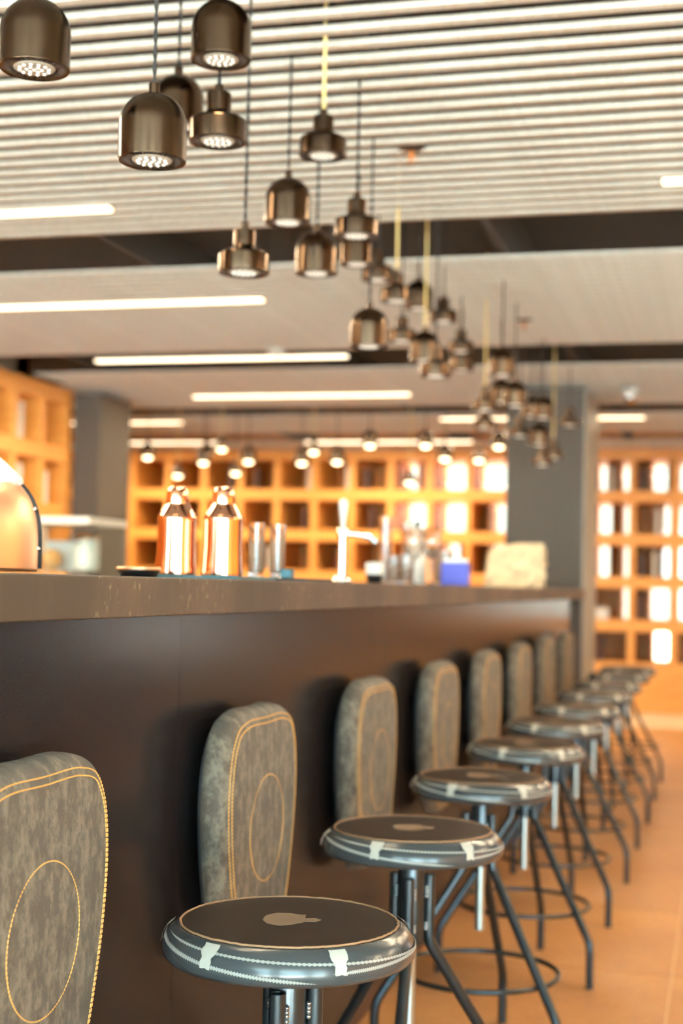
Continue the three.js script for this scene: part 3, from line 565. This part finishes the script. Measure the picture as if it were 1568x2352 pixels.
function stemGlass(x, z, label) {
  const t = thing('stem_glass', label, 'glass', [x, T, z], 0, 'stemmed glasses by the blue box');
  part('foot', lathe([[0.0001, 0], [0.032, 0], [0.031, 0.002], [0.006, 0.006], [0.0035, 0.012]], 28), M.glass, t);
  part('stem', cyl(0.0035, 0.0035, 0.085, 0.010, 10), M.glass, t);
  part('bowl', lathe([[0.0035, 0.094], [0.022, 0.105], [0.036, 0.135], [0.037, 0.165], [0.030, 0.205], [0.0285, 0.205], [0.0355, 0.165], [0.0345, 0.137], [0.02, 0.108], [0.0001, 0.100]], 32), M.glass, t);
}
stemGlass(-1.11, -5.2, 'clear stemmed wine glass in the glassware cluster'); stemGlass(-1.035, -5.15, 'clear stemmed wine glass in the glassware cluster');
{
  const t = thing('bottle', 'white capped clear bottle standing behind the wine glasses', 'bottle', [-1.14, T, -5.4]);
  part('body', lathe([[0.0001, 0], [0.034, 0], [0.036, 0.004], [0.036, 0.14], [0.03, 0.165], [0.014, 0.185], [0.012, 0.22], [0.0001, 0.22]], 32), M.white, t);
  part('stopper', lathe([[0.013, 0.218], [0.013, 0.24], [0.0001, 0.243]], 20), M.black, t);
}
{
  const t = thing('napkin_box', 'small violet blue box with white napkins on top', 'box', [-0.953, T, -5.2], 0.12);
  part('box', rbox(0.10, 0.082, 0.10, 0.002).translate(0, 0.041, 0), M.blue, t);
  part('napkins', rbox(0.088, 0.016, 0.088, 0.003).translate(0, 0.090, 0), M.paper, t);
}
{ // slumped cloth bag
  const t = thing('cloth_bag', 'crumpled cream cloth bag on the worktop before the broad pillar', 'bag', [-1.03, T, -7.3], 0.05);
  const g = new THREE.BoxGeometry(0.29, 0.2, 0.16, 26, 20, 14), p = g.attributes.position;
  for (let i = 0; i < p.count; i++) {
    let x = p.getX(i), y = p.getY(i) + 0.1, z = p.getZ(i); const f = y / 0.2, sag = 1 - 0.16 * f;
    const n1 = vnoise(x * 22 + 50, y * 22 + 50, [999, 999], 5) - 0.5, n2 = vnoise(z * 26 + 50, y * 18 + 90, [999, 999], 8) - 0.5;
    z *= sag * (1 - 0.55 * f * f) * (1 + 0.10 * Math.cos(x * 9)); x *= 1 - 0.08 * f * f; if (y > 0.001) { z += n1 * 0.03; x += n2 * 0.03; y += (n1 + n2) * 0.02 * f - 0.018 * f * Math.cos(x * 14 + 2); }
    p.setXYZ(i, x, Math.max(0, y), z);
  }
  g.computeVertexNormals(); part('sack', metricUV(g), M.cloth, t);
  part('handle', tube([[-0.11, 0.17, 0.01], [-0.11, 0.20, 0.012], [-0.075, 0.214, 0.012], [-0.04, 0.20, 0.012], [-0.035, 0.17, 0.01]], 0.008, 30, 8), M.cloth, t);
}
// ------------------------------------------------------------------ back counter with glass display case
{
  const c = thing('back_counter', 'low back counter between the bar and the side shelving', 'counter', [-3.0, 0, -6.2]);
  part('body', box(-0.5, 0.4, 0, 0.98, -0.9, 0.5), M.wood, c); part('top', box(-0.52, 0.42, 0.98, 1.02, -0.92, 0.52), M.stone, c);
  const t = thing('display_case', 'glass display case with bright top edge behind the worktop', 'display case', [-2.95, 1.02, -6.145]);
  const W = 0.2, D = 0.205, Hc = 0.405, gl = 0.006;
  part('glass_front', box(-W, W, 0.02, Hc - 0.03, D - gl, D), M.pane, t); part('glass_side', box(W - gl, W, 0.02, Hc - 0.03, -D, D - gl), M.pane, t); part('glass_side', box(-W, -W + gl, 0.02, Hc - 0.03, -D, D - gl), M.pane, t);
  part('base', box(-W, W, 0, 0.02, -D, D), M.white, t); part('lid', box(-W, W, Hc - 0.03, Hc, -D, D), M.white, t); part('shelf', box(-W + 0.01, W - 0.01, 0.155, 0.163, -D + 0.01, D - 0.03), M.pane, t);
  solo('cake_box', rbox(0.15, 0.14, 0.12, 0.004).translate(0, 0.07, 0), M.paper, 'white box inside the glass display case', 'box', [-3.0, 1.183, -6.23]);
  const j = thing('storage_jar', 'pale ribbed jar inside the glass display case', 'jar', [-2.83, 1.183, -6.1]);
  part('jar', lathe([[0.0001, 0], [0.05, 0], [0.056, 0.02], [0.056, 0.13], [0.045, 0.15], [0.0001, 0.15]], 32), M.white, j); part('lid', lathe([[0.054, 0.148], [0.054, 0.165], [0.0001, 0.168]], 28), M.brass, j);
  for (let k = 0; k < 2; k++) solo('bread_loaf', new THREE.SphereGeometry(1, 24, 16).scale(0.04, 0.05, 0.06).translate(0, 0.05, 0), M.bread, 'brown loaf of bread inside the glass display case', 'bread', [-3.075 + k * 0.09, 1.183, -6.06], 'loaves in the display case');
}

// ------------------------------------------------------------------ small things in the back wall cells
{
  const px = 0.395, py = 0.41, X0 = -1.233, Yf = (r) => 2.405 - (r + 1) * py + 0.108;
  const ROW = ['top', 'second', 'third', 'fourth', 'lowest'], far2 = ([k]) => Math.abs(k + 0.1);
  const nth = (list, q) => ORD[list.filter((p) => p[1] === q[1] && far2(p) < far2(q)).length];
  const put = (k, r, u, h, w, mat, kind, label, cat, group) => solo(kind, rbox(w, h, 0.16, 0.004).translate(0, h / 2, 0), mat, label, cat, [X0 + k * px + u, Yf(r) + 0.0005, ZB - 0.14], group);
  const dark = [[-6, 0, 0.1], [-8, 1, 0.25], [-7, 2, 0.22], [-9, 0, 0.12], [-10, 0, 0.24], [0, 4, 0.08], [1, 0, 0.06], [1, 2, 0.06], [1, 3, 0.05], [-11, 1, 0.1], [-6, 1, 0.16]], pale = [[0, 0, 0.16], [-7, 0, 0.3], [-8, 0, 0.29], [1, 1, 0.2], [1, 2, 0.18], [-10, 2, 0.2], [-9, 2, 0.28]];
  for (const q of dark) { const [k, r, u] = q; put(k, r, u, 0.2 + 0.05 * rnd(), 0.045, M.woodDark, 'dark_book', `dark brown book in the ${ROW[r]} row of back wall cells, ${nth(dark, q)} from the broad pillar`, 'book', 'dark books in the back wall cells'); }
  for (const q of pale) { const [k, r, u] = q; put(k, r, u, 0.24, 0.035, M.paper, 'pale_book', `pale book in the ${ROW[r]} row of back wall cells, ${nth(pale, q)} from the broad pillar`, 'book', 'pale books in the back wall cells'); }
  put(0, 3, 0.075, 0.11, 0.14, M.white, 'white_box', 'white box in the cell beside the broad pillar', 'box');
}
renderer.render(scene, camera);
